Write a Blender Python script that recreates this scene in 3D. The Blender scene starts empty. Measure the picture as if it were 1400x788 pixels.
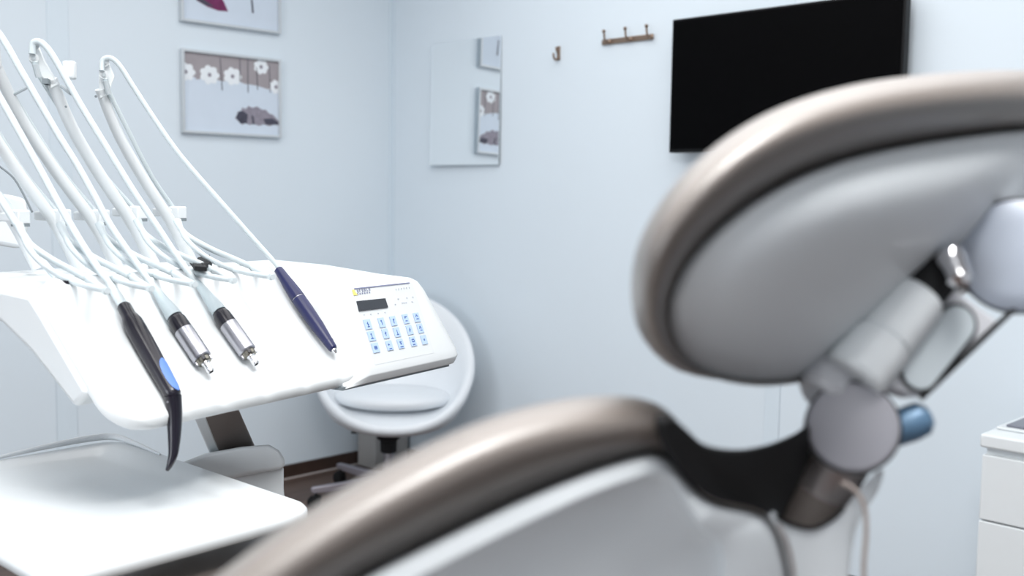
import bpy, bmesh, math, random
from mathutils import Vector as Vec, Matrix
random.seed(4)
PI = math.pi
S = bpy.context.scene
COL = S.collection

# ------------------------------------------------------------------ camera
YAW, PITCH, ROLL, FPX = 0.782226518, 0.0905236, 0.01464731, 1429.53555
CAM = Vec((0, 0, 1.3))
_cy, _sy, _cp, _sp = math.cos(YAW), math.sin(YAW), math.cos(PITCH), math.sin(PITCH)
FW = Vec((_cy * _cp, _sy * _cp, -_sp))
_r0 = Vec((_sy, -_cy, 0)); _u0 = _r0.cross(FW)
RT = _r0 * math.cos(ROLL) + _u0 * math.sin(ROLL)
UP = _u0 * math.cos(ROLL) - _r0 * math.sin(ROLL)
def ray(x, y): return FW + RT * ((x - 700) / FPX) - UP * ((y - 394) / FPX)
def D(x, y, d): return CAM + ray(x, y) * d                 # measured point at a distance
def hit(x, y, n, c):                                       # measured point on a plane n.p = c
    n = Vec(n); r = ray(x, y); return CAM + r * ((c - n.dot(CAM)) / n.dot(r))
def depth(p): return (p - CAM).dot(FW)

cam = bpy.data.cameras.new('camera'); co = bpy.data.objects.new('camera', cam); COL.objects.link(co)
m = Matrix((RT, UP, -FW)).transposed().to_4x4(); m.translation = CAM
co.matrix_world = m
cam.sensor_width = 36; cam.lens = 36 * FPX / 1400
cam.clip_start = 0.02
cam.dof.use_dof = True; cam.dof.focus_distance = 1.6; cam.dof.aperture_fstop = 5.0
S.camera = co

# ------------------------------------------------------------------ materials
def mat(name, col, rough=.5, metal=0, spec=.5, coat=0, noise=0, nscale=40, bump=0, bscale=200, trans=0, aniso=0, sheen=0):
    m = bpy.data.materials.new(name); m.use_nodes = True
    nt = m.node_tree; b = nt.nodes['Principled BSDF']
    b.inputs['Base Color'].default_value = (*col, 1); b.inputs['Roughness'].default_value = rough
    b.inputs['Metallic'].default_value = metal; b.inputs['Specular IOR Level'].default_value = spec
    b.inputs['Coat Weight'].default_value = coat; b.inputs['Coat Roughness'].default_value = .38
    b.inputs['Transmission Weight'].default_value = trans
    b.inputs['Anisotropic'].default_value = aniso
    b.inputs['Sheen Weight'].default_value = sheen
    tc = nt.nodes.new('ShaderNodeTexCoord')
    n = nt.nodes.new('ShaderNodeTexNoise'); n.inputs['Scale'].default_value = nscale; n.inputs['Detail'].default_value = 4
    nt.links.new(tc.outputs['Object'], n.inputs['Vector'])
    mx = nt.nodes.new('ShaderNodeMix'); mx.data_type = 'RGBA'
    mx.inputs['A'].default_value = (*[c * (1 - noise) for c in col], 1)
    mx.inputs['B'].default_value = (*[min(1, c * (1 + noise)) for c in col], 1)
    nt.links.new(n.outputs['Fac'], mx.inputs['Factor']); nt.links.new(mx.outputs['Result'], b.inputs['Base Color'])
    if bump:
        n2 = nt.nodes.new('ShaderNodeTexNoise'); n2.inputs['Scale'].default_value = bscale; n2.inputs['Detail'].default_value = 3
        nt.links.new(tc.outputs['Object'], n2.inputs['Vector'])
        bp = nt.nodes.new('ShaderNodeBump'); bp.inputs['Strength'].default_value = bump; bp.inputs['Distance'].default_value = .002
        nt.links.new(n2.outputs['Fac'], bp.inputs['Height']); nt.links.new(bp.outputs['Normal'], b.inputs['Normal'])
    return m
M = {}
M['wall'] = mat('wall_paint', (.72, .80, .865), .55, noise=.01, nscale=3, bump=.08, bscale=300)
M['batten'] = mat('batten_paint', (.70, .79, .86), .5, noise=.01)
M['ceiling'] = mat('ceiling_paint', (.85, .86, .87), .8, noise=.01)
M['rear_wall'] = mat('rear_wall_paint', (.80, .82, .85), .8, noise=.02)
M['baseboard'] = mat('dark_wood', (.045, .026, .02), .4, noise=.25, nscale=20)
M['joint_glint'] = mat('joint_glint', (.55, .5, .48), .5)  # pale colour imitating a reflection
M['white'] = mat('white_plastic', (.70, .735, .755), .3, noise=.008, nscale=20)
M['white_matt'] = mat('white_satin_plastic', (.76, .80, .82), .42, noise=.01, nscale=20)
M['hose'] = mat('white_silicone', (.56, .625, .655), .35, noise=.01, spec=.5)
M['sleeve'] = mat('pale_sleeve', (.46, .54, .58), .35, noise=.02)
M['greyslot'] = mat('grey_slot', (.18, .21, .23), .5)
M['palegrey'] = mat('pale_grey', (.45, .50, .53), .4)
M['black'] = mat('black_plastic', (.008, .007, .014), .24, noise=.1)
M['blackmatt'] = mat('black_rubber', (.008, .008, .009), .7, spec=.25, noise=.1)
M['navy'] = mat('navy_plastic', (.012, .015, .075), .35, noise=.05)
M['blue'] = mat('light_blue_plastic', (.09, .20, .55), .4, noise=.05)
M['steel'] = mat('brushed_steel', (.42, .42, .46), .32, 1, noise=.03, nscale=300)
M['chrome'] = mat('chrome', (.75, .75, .77), .1, 1)
M['brass'] = mat('tinted_metal', (.22, .21, .18), .3, 1)
M['taupe_leather'] = mat('taupe_leather', (.128, .110, .099), .46, spec=.7, noise=.03, nscale=60, bump=.15, bscale=500, coat=.75)
M['shell'] = mat('shell_plastic', (.68, .72, .75), .38, noise=.01)
M['capgrey'] = mat('grey_cap', (.27, .27, .30), .4, noise=.02)
M['slotplate'] = mat('pale_blue_cap', (.36, .40, .47), .4)
M['armgrey'] = mat('arm_grey', (.50, .51, .54), .3, noise=.02)
M['brownmetal'] = mat('brown_metal', (.42, .38, .37), .3, .6)
M['taupe'] = mat('taupe_panel', (.20, .17, .155), .5, noise=.08, nscale=25)
M['leg'] = mat('grey_metal', (.33, .31, .35), .35, .5)
M['stoolwhite'] = mat('stool_vinyl', (.74, .78, .82), .4, noise=.01)
M['screen'] = mat('black_screen', (.001, .001, .0014), .5, spec=.04)
M['bezel'] = mat('black_bezel', (.004, .004, .005), .4, spec=.2)
M['frame'] = mat('silver_frame', (.60, .64, .67), .35, .25)
M['frame_edge'] = mat('frame_edge', (.42, .41, .38), .4, .3)
M['mirror'] = mat('mirror_glass', (.93, .95, .96), .012, 1)
M['bronze'] = mat('bronze', (.30, .22, .17), .35, .85, noise=.1)
M['display'] = mat('display', (.035, .04, .05), .3, noise=.2, nscale=900)
M['key'] = mat('key_blue', (.45, .59, .84), .5, noise=.03, nscale=200)
M['glyph'] = mat('key_print', (.06, .13, .38), .6)
M['ink'] = mat('grey_print', (.22, .24, .36), .6)
M['faint'] = mat('faint_print', (.50, .54, .60), .6)
M['yellow'] = mat('yellow_print', (.90, .72, .20), .6)
M['membrane'] = mat('membrane', (.68, .715, .74), .35)
M['cream'] = mat('casing_grey', (.42, .41, .40), .5, noise=.03)
M['cable'] = mat('braided_cable', (.42, .36, .33), .7, noise=.35, nscale=400)
M['bluesteel'] = mat('blue_lever', (.10, .19, .30), .35, .2)
M['slate'] = mat('slate_plate', (.16, .17, .21), .35)
M['art_ground'] = mat('art_ground', (.64, .72, .82), .7, noise=.04, nscale=12)
M['art_taupe'] = mat('art_taupe', (.35, .32, .34), .7, noise=.08, nscale=25)
M['art_white'] = mat('art_white', (.82, .86, .90), .7)
M['art_dark'] = mat('art_dark', (.06, .06, .09), .7, noise=.5, nscale=60)
M['art_log'] = mat('art_log', (.27, .25, .30), .7, noise=.35, nscale=70)
M['art_magenta'] = mat('art_magenta', (.17, .02, .10), .7, noise=.4, nscale=50)
# plank floor
fm = bpy.data.materials.new('brown_planks'); fm.use_nodes = True
nt = fm.node_tree; b = nt.nodes['Principled BSDF']; b.inputs['Roughness'].default_value = .45
tc = nt.nodes.new('ShaderNodeTexCoord'); br = nt.nodes.new('ShaderNodeTexBrick')
br.inputs['Scale'].default_value = 1; br.inputs['Brick Width'].default_value = 1.2; br.inputs['Row Height'].default_value = .13
br.inputs['Mortar Size'].default_value = .0025; br.offset = .37
br.inputs['Color1'].default_value = (.13, .085, .068, 1); br.inputs['Color2'].default_value = (.085, .055, .045, 1); br.inputs['Mortar'].default_value = (.02, .013, .01, 1)
nz = nt.nodes.new('ShaderNodeTexNoise'); nz.inputs['Scale'].default_value = 4; nz.inputs['Detail'].default_value = 6
mp = nt.nodes.new('ShaderNodeMapping'); mp.inputs['Scale'].default_value = (1, 14, 1)
nt.links.new(tc.outputs['Object'], mp.inputs['Vector']); nt.links.new(mp.outputs['Vector'], nz.inputs['Vector'])
nt.links.new(tc.outputs['Object'], br.inputs['Vector'])
mx = nt.nodes.new('ShaderNodeMix'); mx.data_type = 'RGBA'; mx.blend_type = 'MULTIPLY'; mx.inputs['Factor'].default_value = .8
cr = nt.nodes.new('ShaderNodeValToRGB'); cr.color_ramp.elements[0].color = (.45, .45, .45, 1); cr.color_ramp.elements[1].color = (1.3, 1.25, 1.2, 1)
nt.links.new(nz.outputs['Fac'], cr.inputs['Fac']); nt.links.new(br.outputs['Color'], mx.inputs['A']); nt.links.new(cr.outputs['Color'], mx.inputs['B'])
nt.links.new(mx.outputs['Result'], b.inputs['Base Color'])
M['floor'] = fm

# ------------------------------------------------------------------ object helpers
ORG = {}
def obj(name, bm, mats, parent=None, sharp=35, bevel=0, seg=3, org=None, fixn=True):
    if fixn: bmesh.ops.recalc_face_normals(bm, faces=bm.faces)
    vs = [v.co for v in bm.verts]
    if org is None:
        lo = Vec((min(v[i] for v in vs) for i in range(3))); hi = Vec((max(v[i] for v in vs) for i in range(3)))
        org = Vec(((lo.x + hi.x) / 2, (lo.y + hi.y) / 2, lo.z)) if parent is None else (lo + hi) / 2
    for v in bm.verts: v.co -= org
    me = bpy.data.meshes.new(name); bm.to_mesh(me); bm.free()
    me.shade_smooth(); me.set_sharp_from_angle(angle=math.radians(sharp))
    for mm in (mats if isinstance(mats, (list, tuple)) else [mats]): me.materials.append(M[mm] if isinstance(mm, str) else mm)
    o = bpy.data.objects.new(name, me); COL.objects.link(o)
    if parent is not None: o.parent = parent; o.location = org - ORG[parent.as_pointer()]
    else: o.location = org
    ORG[o.as_pointer()] = org
    if bevel:
        md = o.modifiers.new('bevel', 'BEVEL'); md.width = bevel; md.segments = seg; md.limit_method = 'ANGLE'; md.angle_limit = math.radians(35)
        md.harden_normals = False
    return o
def thing(name, label, cat, loc, group=None):
    o = bpy.data.objects.new(name, None); o.empty_display_size = .05; COL.objects.link(o); o.location = loc
    ORG[o.as_pointer()] = Vec(loc); o['label'] = label; o['category'] = cat
    if group: o['group'] = group
    return o
def tag(o, label, cat, group=None):
    o['label'] = label; o['category'] = cat
    if group: o['group'] = group
    return o
def struct(name, bm, mm, **k):
    o = obj(name, bm, mm, **k); o['kind'] = 'structure'; return o
NB = bmesh.new
def face(bm, vs, mi=0):
    try:
        f = bm.faces.new(vs); f.material_index = mi; return f
    except ValueError: return None
def box(bm, c, ax, half, mi=0):
    c = Vec(c); v = []
    for i in (-1, 1):
        for j in (-1, 1):
            for k in (-1, 1): v.append(bm.verts.new(c + ax[0] * half[0] * i + ax[1] * half[1] * j + ax[2] * half[2] * k))
    for q in ((0, 1, 3, 2), (4, 6, 7, 5), (0, 4, 5, 1), (2, 3, 7, 6), (0, 2, 6, 4), (1, 5, 7, 3)): face(bm, [v[i] for i in q], mi)
AX = (Vec((1, 0, 0)), Vec((0, 1, 0)), Vec((0, 0, 1)))
def abox(bm, lo, hi, mi=0):
    lo, hi = Vec(lo), Vec(hi); box(bm, (lo + hi) / 2, AX, (hi - lo) / 2, mi)
def rings(bm, R, cap=True, mi=0, closed=True):
    V = [[bm.verts.new(p) for p in r] for r in R]
    n = len(R[0])
    for a, b_ in zip(V, V[1:]):
        for i in range(n if closed else n - 1): face(bm, (a[i], a[(i + 1) % n], b_[(i + 1) % n], b_[i]), mi)
    if cap: face(bm, V[0][::-1], mi); face(bm, V[-1], mi)
    return V
def basis(d, hint=Vec((0, 0, 1))):
    d = d.normalized()
    if abs(d.dot(hint)) > .98: hint = Vec((1, 0, 0))
    u = d.cross(hint).normalized(); return u, d.cross(u).normalized()
def crom(P, n=6, closed=False):
    P = [Vec(p) for p in P]; out = []; N = len(P)
    for i in range(N if closed else N - 1):
        if closed: a, b_, c, d = P[i - 1], P[i], P[(i + 1) % N], P[(i + 2) % N]
        else: a, b_, c, d = P[max(i - 1, 0)], P[i], P[i + 1], P[min(i + 2, N - 1)]
        for k in range(n):
            t = k / n
            out.append(.5 * ((2 * b_) + (c - a) * t + (2 * a - 5 * b_ + 4 * c - d) * t * t + (3 * b_ - a - 3 * c + d) * t ** 3))
    if not closed: out.append(P[-1].copy())
    return out
def tube(bm, P, r, n=12, mi=0, cap=True, flat=1.0):
    """sweep a round (or flattened) section along points, with a stable frame"""
    P = [Vec(p) for p in P]; R = []
    u = None
    for i, p in enumerate(P):
        d = (P[min(i + 1, len(P) - 1)] - P[max(i - 1, 0)]).normalized()
        if u is None: u, w = basis(d)
        else:
            u = (u - d * u.dot(d)).normalized(); w = d.cross(u).normalized()
        rr = r[i] if isinstance(r, (list, tuple)) else r
        R.append([p + u * math.cos(2 * PI * k / n) * rr + w * math.sin(2 * PI * k / n) * rr * flat for k in range(n)])
    return rings(bm, R, cap, mi)
def lathe(bm, o, d, prof, n=32, mi=0, cap=True):
    """prof: (distance along axis, radius[, material])"""
    d = Vec(d).normalized(); u, w = basis(d); o = Vec(o)
    V = [[bm.verts.new(o + d * q[0] + (u * math.cos(2 * PI * k / n) + w * math.sin(2 * PI * k / n)) * max(q[1], 1e-5)) for k in range(n)] for q in prof]
    for j, (a, b_) in enumerate(zip(V, V[1:])):
        mm = prof[j][2] if len(prof[j]) > 2 else mi
        for i in range(n): face(bm, (a[i], a[(i + 1) % n], b_[(i + 1) % n], b_[i]), mm)
    if cap:
        face(bm, V[0][::-1], prof[0][2] if len(prof[0]) > 2 else mi); face(bm, V[-1], prof[-1][2] if len(prof[-1]) > 2 else mi)
def prism(bm, poly, off, mi=0):
    """closed polygon of 3D points extruded by vector off"""
    a = [bm.verts.new(Vec(p)) for p in poly]; b_ = [bm.verts.new(Vec(p) + off) for p in poly]
    n = len(a); face(bm, a[::-1], mi); face(bm, b_, mi)
    for i in range(n): face(bm, (a[i], a[(i + 1) % n], b_[(i + 1) % n], b_[i]), mi)

# ------------------------------------------------------------------ the room
YW = hit(420, 648, (0, 0, 1), 0).y
XW = hit(536, 170, (0, 1, 0), YW).x
H = 2.75
bm = NB(); abox(bm, (-3.2, -3.2, -.08), (XW, YW, 0)); struct('floor', bm, 'floor')
bm = NB(); abox(bm, (-3.2, -3.2, H), (XW, YW, H + .08)); struct('ceiling', bm, 'ceiling')
bm = NB(); abox(bm, (-3.2, YW, -.08), (XW + .1, YW + .1, H + .08)); struct('wall_left', bm, 'wall')
bm = NB(); abox(bm, (XW, -3.2, -.08), (XW + .1, YW, H + .08)); struct('wall_right', bm, 'wall')
bm = NB(); abox(bm, (-3.3, -3.2, -.08), (-3.2, YW, H + .08)); struct('wall_rear', bm, 'rear_wall')
bm = NB(); abox(bm, (-3.2, -3.3, -.08), (XW, -3.2, H + .08)); struct('wall_back', bm, 'rear_wall')
# battens over the panel joints
def batten_left(n, x0, x1):
    bm = NB(); abox(bm, (x0, YW - .0035, .06), (x1, YW, H)); struct('trim_%d' % n, bm, 'batten', bevel=.0015, seg=1)
def batten_right(n, y0, y1):
    bm = NB(); abox(bm, (XW - .0035, y0, .06), (XW, y1, H)); struct('trim_%d' % n, bm, 'batten', bevel=.0015, seg=1)
xl0 = hit(57, 0, (0, 1, 0), YW).x; xl1 = hit(88, 0, (0, 1, 0), YW).x
batten_left(1, xl0 + .015, xl1 + .012)
yr0 = hit(1045, 570, (1, 0, 0), XW).y; yr1 = hit(1066, 570, (1, 0, 0), XW).y
batten_right(2, yr1, yr0)
bm = NB(); abox(bm, (XW - .022, YW - .004, .06), (XW, YW, H)); abox(bm, (XW - .004, YW - .022, .06), (XW, YW - .004, H))
struct('trim_3', bm, 'batten', bevel=.001, seg=1)
bm = NB(); abox(bm, (-3.2, YW - .014, 0), (XW, YW, .062)); struct('baseboard_left', bm, 'baseboard', bevel=.003)
bm = NB(); abox(bm, (XW - .014, -3.2, 0), (XW, YW - .014, .062)); struct('baseboard_right', bm, 'baseboard', bevel=.003)
bm = NB(); abox(bm, (-3.2, YW - .021, 0), (XW - .014, YW - .014, .005)); abox(bm, (XW - .021, -3.2, 0), (XW - .014, YW - .021, .005))
struct('trim_4', bm, 'joint_glint')  # pale strip imitating the bright reflection along the floor joint

# ------------------------------------------------------------------ pictures on the left wall
def picture(x0, x1, z0, z1, label, art):
    t = thing('framed_picture', label, 'picture', ((x0 + x1) / 2, YW, z0), 'framed prints on the left wall')
    y1, y0 = YW, YW - .024; w = .011
    bm = NB()
    for lo, hi in (((x0, y0, z0), (x0 + w, y1, z1)), ((x1 - w, y0, z0), (x1, y1, z1)), ((x0 + w, y0, z0), (x1 - w, y1, z0 + w)), ((x0 + w, y0, z1 - w), (x1 - w, y1, z1))): abox(bm, lo, hi)
    obj('frame', bm, 'frame', t, bevel=.0015, seg=2)
    bm = NB(); abox(bm, (x0 + w, YW - .012, z0 + w), (x1 - w, YW - .004, z1 - w))
    art(bm, x0 + w, x1 - w, z0 + w, z1 - w, YW - .012)
    obj('print', bm, ['art_ground', 'art_taupe', 'art_white', 'art_dark', 'art_log', 'art_magenta'], t, fixn=False)
    return t
def flat(bm, pts, y, mi, th=.0006):
    a = [bm.verts.new((p[0], y, p[1])) for p in pts]; face(bm, a, mi)
def art_flowers(bm, x0, x1, z0, z1, y):
    W, Hh = x1 - x0, z1 - z0
    P = lambda u, v: (x0 + u * W, z1 - v * Hh)
    # measured on the print: a taupe sky with a stepped lower edge
    flat(bm, [P(0, 0), P(1, 0), P(1, .36), P(.88, .38), P(.76, .345), P(.62, .335), P(.55, .30), P(.4, .33), P(.27, .31), P(.12, .34), P(.12, .315), P(0, .3)][::-1], y - .0006, 1)
    for (u, v, s) in ((.02, .255, 1), (.26, .265, 1.05), (.5, .255, 1), (.81, .09, .85), (.975, .34, .8)):
        c = P(u, v); pts = []
        for k in range(64):
            a = 2 * PI * k / 64; r = .030 * s * (1 + .26 * abs(math.cos(3.5 * a))) * 1.0
            pts.append((min(max(c[0] + r * math.cos(a) * 1.15, x0), x1), c[1] + r * math.sin(a)))
        flat(bm, pts, y - .0011, 2)
        flat(bm, [(min(max(c[0] + .0085 * math.cos(a), x0), x1), c[1] + .0085 * math.sin(a)) for a in [2 * PI * k / 16 for k in range(16)]], y - .0015, 4)
    for (u, v0, v1, bend) in ((.37, .03, .45, .02), (.665, .0, .45, 0), (.58, 0, .3, .0), (.76, .1, .40, .01), (.90, .05, .42, .01)):
        a, b_ = P(u, v0), P(u + bend, v1)
        flat(bm, [(a[0] - .0015, a[1]), (a[0] + .0015, a[1]), (b_[0] + .002, b_[1]), (b_[0] - .002, b_[1])], y - .0013, 3)
    # the log lying in the snow
    flat(bm, [P(*q) for q in ((.52, .80), (.555, .77), (.55, .72), (.59, .70), (.60, .655), (.64, .67), (.67, .625), (.71, .65), (.76, .625), (.82, .665), (.86, .66), (.90, .71), (.94, .72), (1.0, .80), (1.0, .86), (.95, .855), (.9, .88), (.84, .86), (.78, .885), (.73, .865), (.68, .88), (.63, .86), (.60, .885), (.56, .84))][::-1], y - .0006, 4)
    flat(bm, [P(*q) for q in ((.53, .79), (.56, .71), (.61, .70), (.66, .74), (.65, .86), (.58, .87))][::-1], y - .0011, 3)
    flat(bm, [P(*q) for q in ((.70, .75), (.72, .76), (.735, .87), (.71, .87))][::-1], y - .0012, 3)
    flat(bm, [P(*q) for q in ((.83, .79), (.93, .77), (1.0, .82), (1.0, .85), (.86, .86))][::-1], y - .0012, 3)
def art_upper(bm, x0, x1, z0, z1, y):
    W, Hh = x1 - x0, z1 - z0
    P = lambda u, v: (x0 + u * W, z1 - v * Hh)
    flat(bm, [P(0, 0), P(1, 0), P(1, .36), P(.7, .33), P(.4, .34), P(.2, .31), P(0, .33)][::-1], y - .0006, 1)
    flat(bm, [P(*q) for q in ((.08, .62), (.2, .5), (.34, .55), (.42, .72), (.46, .83), (.36, .84), (.25, .81), (.14, .75))][::-1], y - .0007, 5)
    flat(bm, [P(*q) for q in ((.12, .69), (.22, .73), (.32, .80), (.22, .79), (.14, .74))][::-1], y - .0011, 3)
    flat(bm, [P(.70, .55), P(.715, .55), P(.735, .80), (P(.715, .80))][::-1], y - .0012, 3)
a = hit(247, 66, (0, 1, 0), YW - .012); b_ = hit(383.5, 189, (0, 1, 0), YW - .012)
px0, px1, pz0, pz1 = a.x, b_.x, hit(383, 189, (0, 1, 0), YW - .012).z, a.z
picture(px0, px1, pz0, pz1, 'framed print of white flowers on taupe above a dark log in snow', art_flowers)
uz0 = hit(247, 28.5, (0, 1, 0), YW - .012).z
picture(px0, px1, uz0, uz0 + (pz1 - pz0), 'framed print with a magenta shape on pale ground, cut off by the top edge', art_upper)

# ------------------------------------------------------------------ mirror, hooks, television
t = thing('wall_mirror', 'frameless rectangular mirror reflecting the two framed prints, on the right wall', 'mirror', hit(640, 226, (1, 0, 0), XW))
my0 = hit(685.5, 120, (1, 0, 0), XW).y; my1 = hit(593, 140, (1, 0, 0), XW).y; mz0 = hit(684, 225, (1, 0, 0), XW).z; mz1 = hit(687, 49, (1, 0, 0), XW).z
bm = NB(); abox(bm, (XW - .008, my0, mz0), (XW, my1, mz1)); obj('backing', bm, 'greyslot', t)
bm = NB(); abox(bm, (XW - .0125, my0 - .001, mz0 - .001), (XW - .008, my1 + .001, mz1 + .001)); mg = obj('mirror_glass', bm, 'mirror', t, sharp=20); t.rotation_euler = (0, .016, .022); t.location.x -= .008

def hook_mesh(bm, y, z, s=1):
    """brass coat hook: a stalk rising forward to a ball, a lower lip"""
    x = XW
    tube(bm, crom([(x - .008, y, z - .004), (x - .022, y, z - .008), (x - .034, y, z + .004), (x - .038, y, z + .022), (x - .040, y, z + .030)], 5), [.0042] * 21, 10)
    lathe(bm, (x - .040, y, z + .028), (0, 0, 1), [(0, .004), (.003, .0065), (.008, .0075), (.012, .005), (.013, .001)], 14)
ry0 = hit(892, 48, (1, 0, 0), XW - .01).y; ry1 = hit(822, 58, (1, 0, 0), XW - .01).y; rz = hit(857, 53.5, (1, 0, 0), XW - .01).z
t = thing('hook_rail', 'bronze rail with three upright coat hooks beside the black television', 'coat hooks', (XW, (ry0 + ry1) / 2, rz - .012))
bm = NB(); abox(bm, (XW - .009, ry0, rz - .0115), (XW, ry1, rz + .0095)); obj('rail', bm, 'bronze', t, bevel=.003)
for k, xx in enumerate((830, 859, 888)):
    yy = hit(xx, 50, (1, 0, 0), XW - .02).y
    bm = NB(); hook_mesh(bm, yy, rz)
    lathe(bm, (XW - .009, yy, rz - .001), (-1, 0, 0), [(0, .009), (.002, .009), (.005, .005)], 16)
    obj('hook', bm, 'bronze', t)
c = hit(762, 74, (1, 0, 0), XW - .01)
t = thing('wall_hook', 'small single metal hook alone on the wall right of the mirror', 'hook', (XW, c.y, c.z - .03))
bm = NB(); box(bm, (XW - .003, c.y, c.z + .004), AX, (.003, .008, .028)); obj('backplate', bm, 'bronze', t, bevel=.002)
bm = NB(); tube(bm, crom([(XW - .005, c.y, c.z - .012), (XW - .018, c.y, c.z - .024), (XW - .030, c.y, c.z - .016), (XW - .034, c.y, c.z + .002)], 5), [.0045] * 16, 10)
tube(bm, crom([(XW - .005, c.y, c.z + .008), (XW - .014, c.y, c.z + .012), (XW - .018, c.y, c.z + .028)], 5), [.004] * 11, 10)
obj('hook', bm, 'bronze', t)

xt = XW - .075
q0 = hit(920, 27, (1, 0, 0), xt); q1 = hit(914, 209, (1, 0, 0), xt); q2 = hit(1237, 40, (1, 0, 0), xt)
ty1, ty0, tz1, tz0 = (q0.y + q1.y) / 2, q2.y, q0.z, q1.z
t = thing('television', 'flat black television mounted on the right wall above the headrest', 'television', (XW, (ty0 + ty1) / 2, tz0))
bm = NB(); abox(bm, (xt, ty0, tz0), (xt + .035, ty1, tz1)); obj('casing', bm, 'bezel', t, bevel=.003)
bm = NB(); abox(bm, (xt - .0015, ty0 + .008, tz0 + .012), (xt + .0005, ty1 - .008, tz1 - .008)); obj('screen', bm, 'screen', t)
bm = NB(); ym = (ty0 + ty1) / 2
abox(bm, (xt + .035, ty0 + .2, tz0 + .08), (xt + .055, ty1 - .2, tz1 - .1))
obj('rear_housing', bm, 'bezel', t, bevel=.008)
bm = NB(); abox(bm, (xt + .055, ym - .12, tz0 + .14), (XW, ym + .12, tz1 - .15)); obj('wall_bracket', bm, 'blackmatt', t, bevel=.002)

# ------------------------------------------------------------------ drawer cabinet
cf = XW - .46
c0 = hit(1344, 600, (1, 0, 0), cf)
cz = hit(1344, 593, (1, 0, 0), cf).z; cyL = c0.y; cyR = cyL - .9
t = thing('drawer_cabinet', 'low white drawer cabinet standing against the right wall', 'cabinet', ((cf + XW - .03) / 2, (cyL + cyR) / 2, 0))
bm = NB(); abox(bm, (cf + .02, cyR, .06), (XW - .016, cyL - .004, cz - .035)); abox(bm, (cf + .06, cyR, 0.0008), (XW - .03, cyL - .02, .06)); obj('carcass', bm, 'white_matt', t, bevel=.001)
bm = NB(); abox(bm, (cf - .006, cyR - .01, cz - .035), (XW - .016, cyL + .006, cz)); obj('worktop', bm, 'white_matt', t, bevel=.006)
z_ = hit(1343, 621, (1, 0, 0), cf).z; zb = hit(1342, 712, (1, 0, 0), cf).z; dh = z_ - zb
zt = cz - .038
edges = [zt if zt - z_ < .02 else zt, z_, zb, zb - dh, .07]
prev = zt
k = 0
for e_ in (z_, zb, zb - dh, .07):
    if prev - e_ > .03:
        bm = NB(); abox(bm, (cf, cyR, e_ + .003), (cf + .02, cyL, prev)); dr = obj('drawer', bm, 'white_matt', t, bevel=.003)
        ym = (cyL + cyR) / 2 - .1
        bm = NB(); tube(bm, [(cf, ym - .08, prev - .03), (cf - .02, ym - .08, prev - .03), (cf - .02, ym + .08, prev - .03), (cf, ym + .08, prev - .03)], .004, 10)
        obj('handle', bm, 'steel', dr)
    prev = e_ - .001
# object on the cabinet: flat slate coloured device with a white base
a = hit(1352, 588, (0, 0, 1), cz); 
bm = NB(); abox(bm, (a.x + .02, a.y - .42, cz + .0006), (a.x + .25, a.y - .01, cz + .008)); 
t = thing('flat_scale', 'thin white tray with a slate grey plate lying on the drawer cabinet', 'scale', (a.x + .14, a.y - .2, cz))
obj('base', bm, 'white', t, bevel=.003)
bm = NB(); abox(bm, (a.x + .035, a.y - .40, cz + .008), (a.x + .16, a.y - .03, cz + .014)); obj('plate', bm, 'slate', t, bevel=.002)

# ------------------------------------------------------------------ pipe casing in the corner
a = hit(508, 640, (0, 1, 0), YW - .13).x
bm = NB(); abox(bm, (a, YW - .16, 0), (XW - .022, YW - .022, .42))
tag(obj('pipe_casing', bm, 'cream', bevel=.004), 'short pale grey box casing in the corner behind the stool', 'casing')

# ------------------------------------------------------------------ stool
hub = hit(531, 655, (0, 0, 1), .085)
st = thing('tub_stool', 'white moulded tub stool on castors near the wall corner', 'stool', (hub.x, hub.y, 0))
sd = depth(hub)
fwd = (CAM - hub); fwd.z = 0; fwd.normalize(); rgt = Vec((-fwd.y, fwd.x, 0))
CX, CY, RX, RY = 538, 500, 112, 93
def rim(phi, k=1.0, lift=0):
    """phi=0 right, -90deg front"""
    s_, c_ = math.sin(phi), math.cos(phi)
    x = CX + RX * k * (abs(c_) ** .92) * (1 if c_ > 0 else -1); y = CY - RY * k * s_
    return D(x, y, sd + .24 * s_ * k) + Vec((0, 0, lift))
N = 72
ctr = rim(0, 0) 
seatc = D(528, 542, sd - .06)
bm = NB()
R = []
# outside bowl from the underside plate up to the rim, over, and down the inside
base_c = D(531, 588, sd)
for (k, w) in ((.18, 0.0), (.55, .22), (.82, .60), (.95, .86), (1.0, 1.0)):
    r = []
    for i in range(N):
        ph = 2 * PI * i / N; o_ = rim(ph, 1.0)
        q = base_c + (rim(ph, k) - base_c) * 1.0
        flat_p = Vec((base_c.x + (o_.x - base_c.x) * k, base_c.y + (o_.y - base_c.y) * k, base_c.z))
        r.append(flat_p.lerp(Vec((flat_p.x, flat_p.y, o_.z)), w ** 2))
    R.append(r)
for (k, dz, ww) in ((.985, .018, 0), (.95, .026, 0), (.90, .020, 0), (.84, -.01, .15), (.74, -.03, .5), (.6, -.03, .85), (.3, -.03, 1)):
    r = []
    for i in range(N):
        ph = 2 * PI * i / N; o_ = rim(ph, 1.0)
        p = Vec((base_c.x + (o_.x - base_c.x) * k, base_c.y + (o_.y - base_c.y) * k, o_.z + dz))
        zfl = base_c.z + .10
        p.z = p.z * (1 - ww) + zfl * ww
        r.append(p)
    R.append(r)
rings(bm, R); obj('shell', bm, 'stoolwhite', st, sharp=60)
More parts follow.
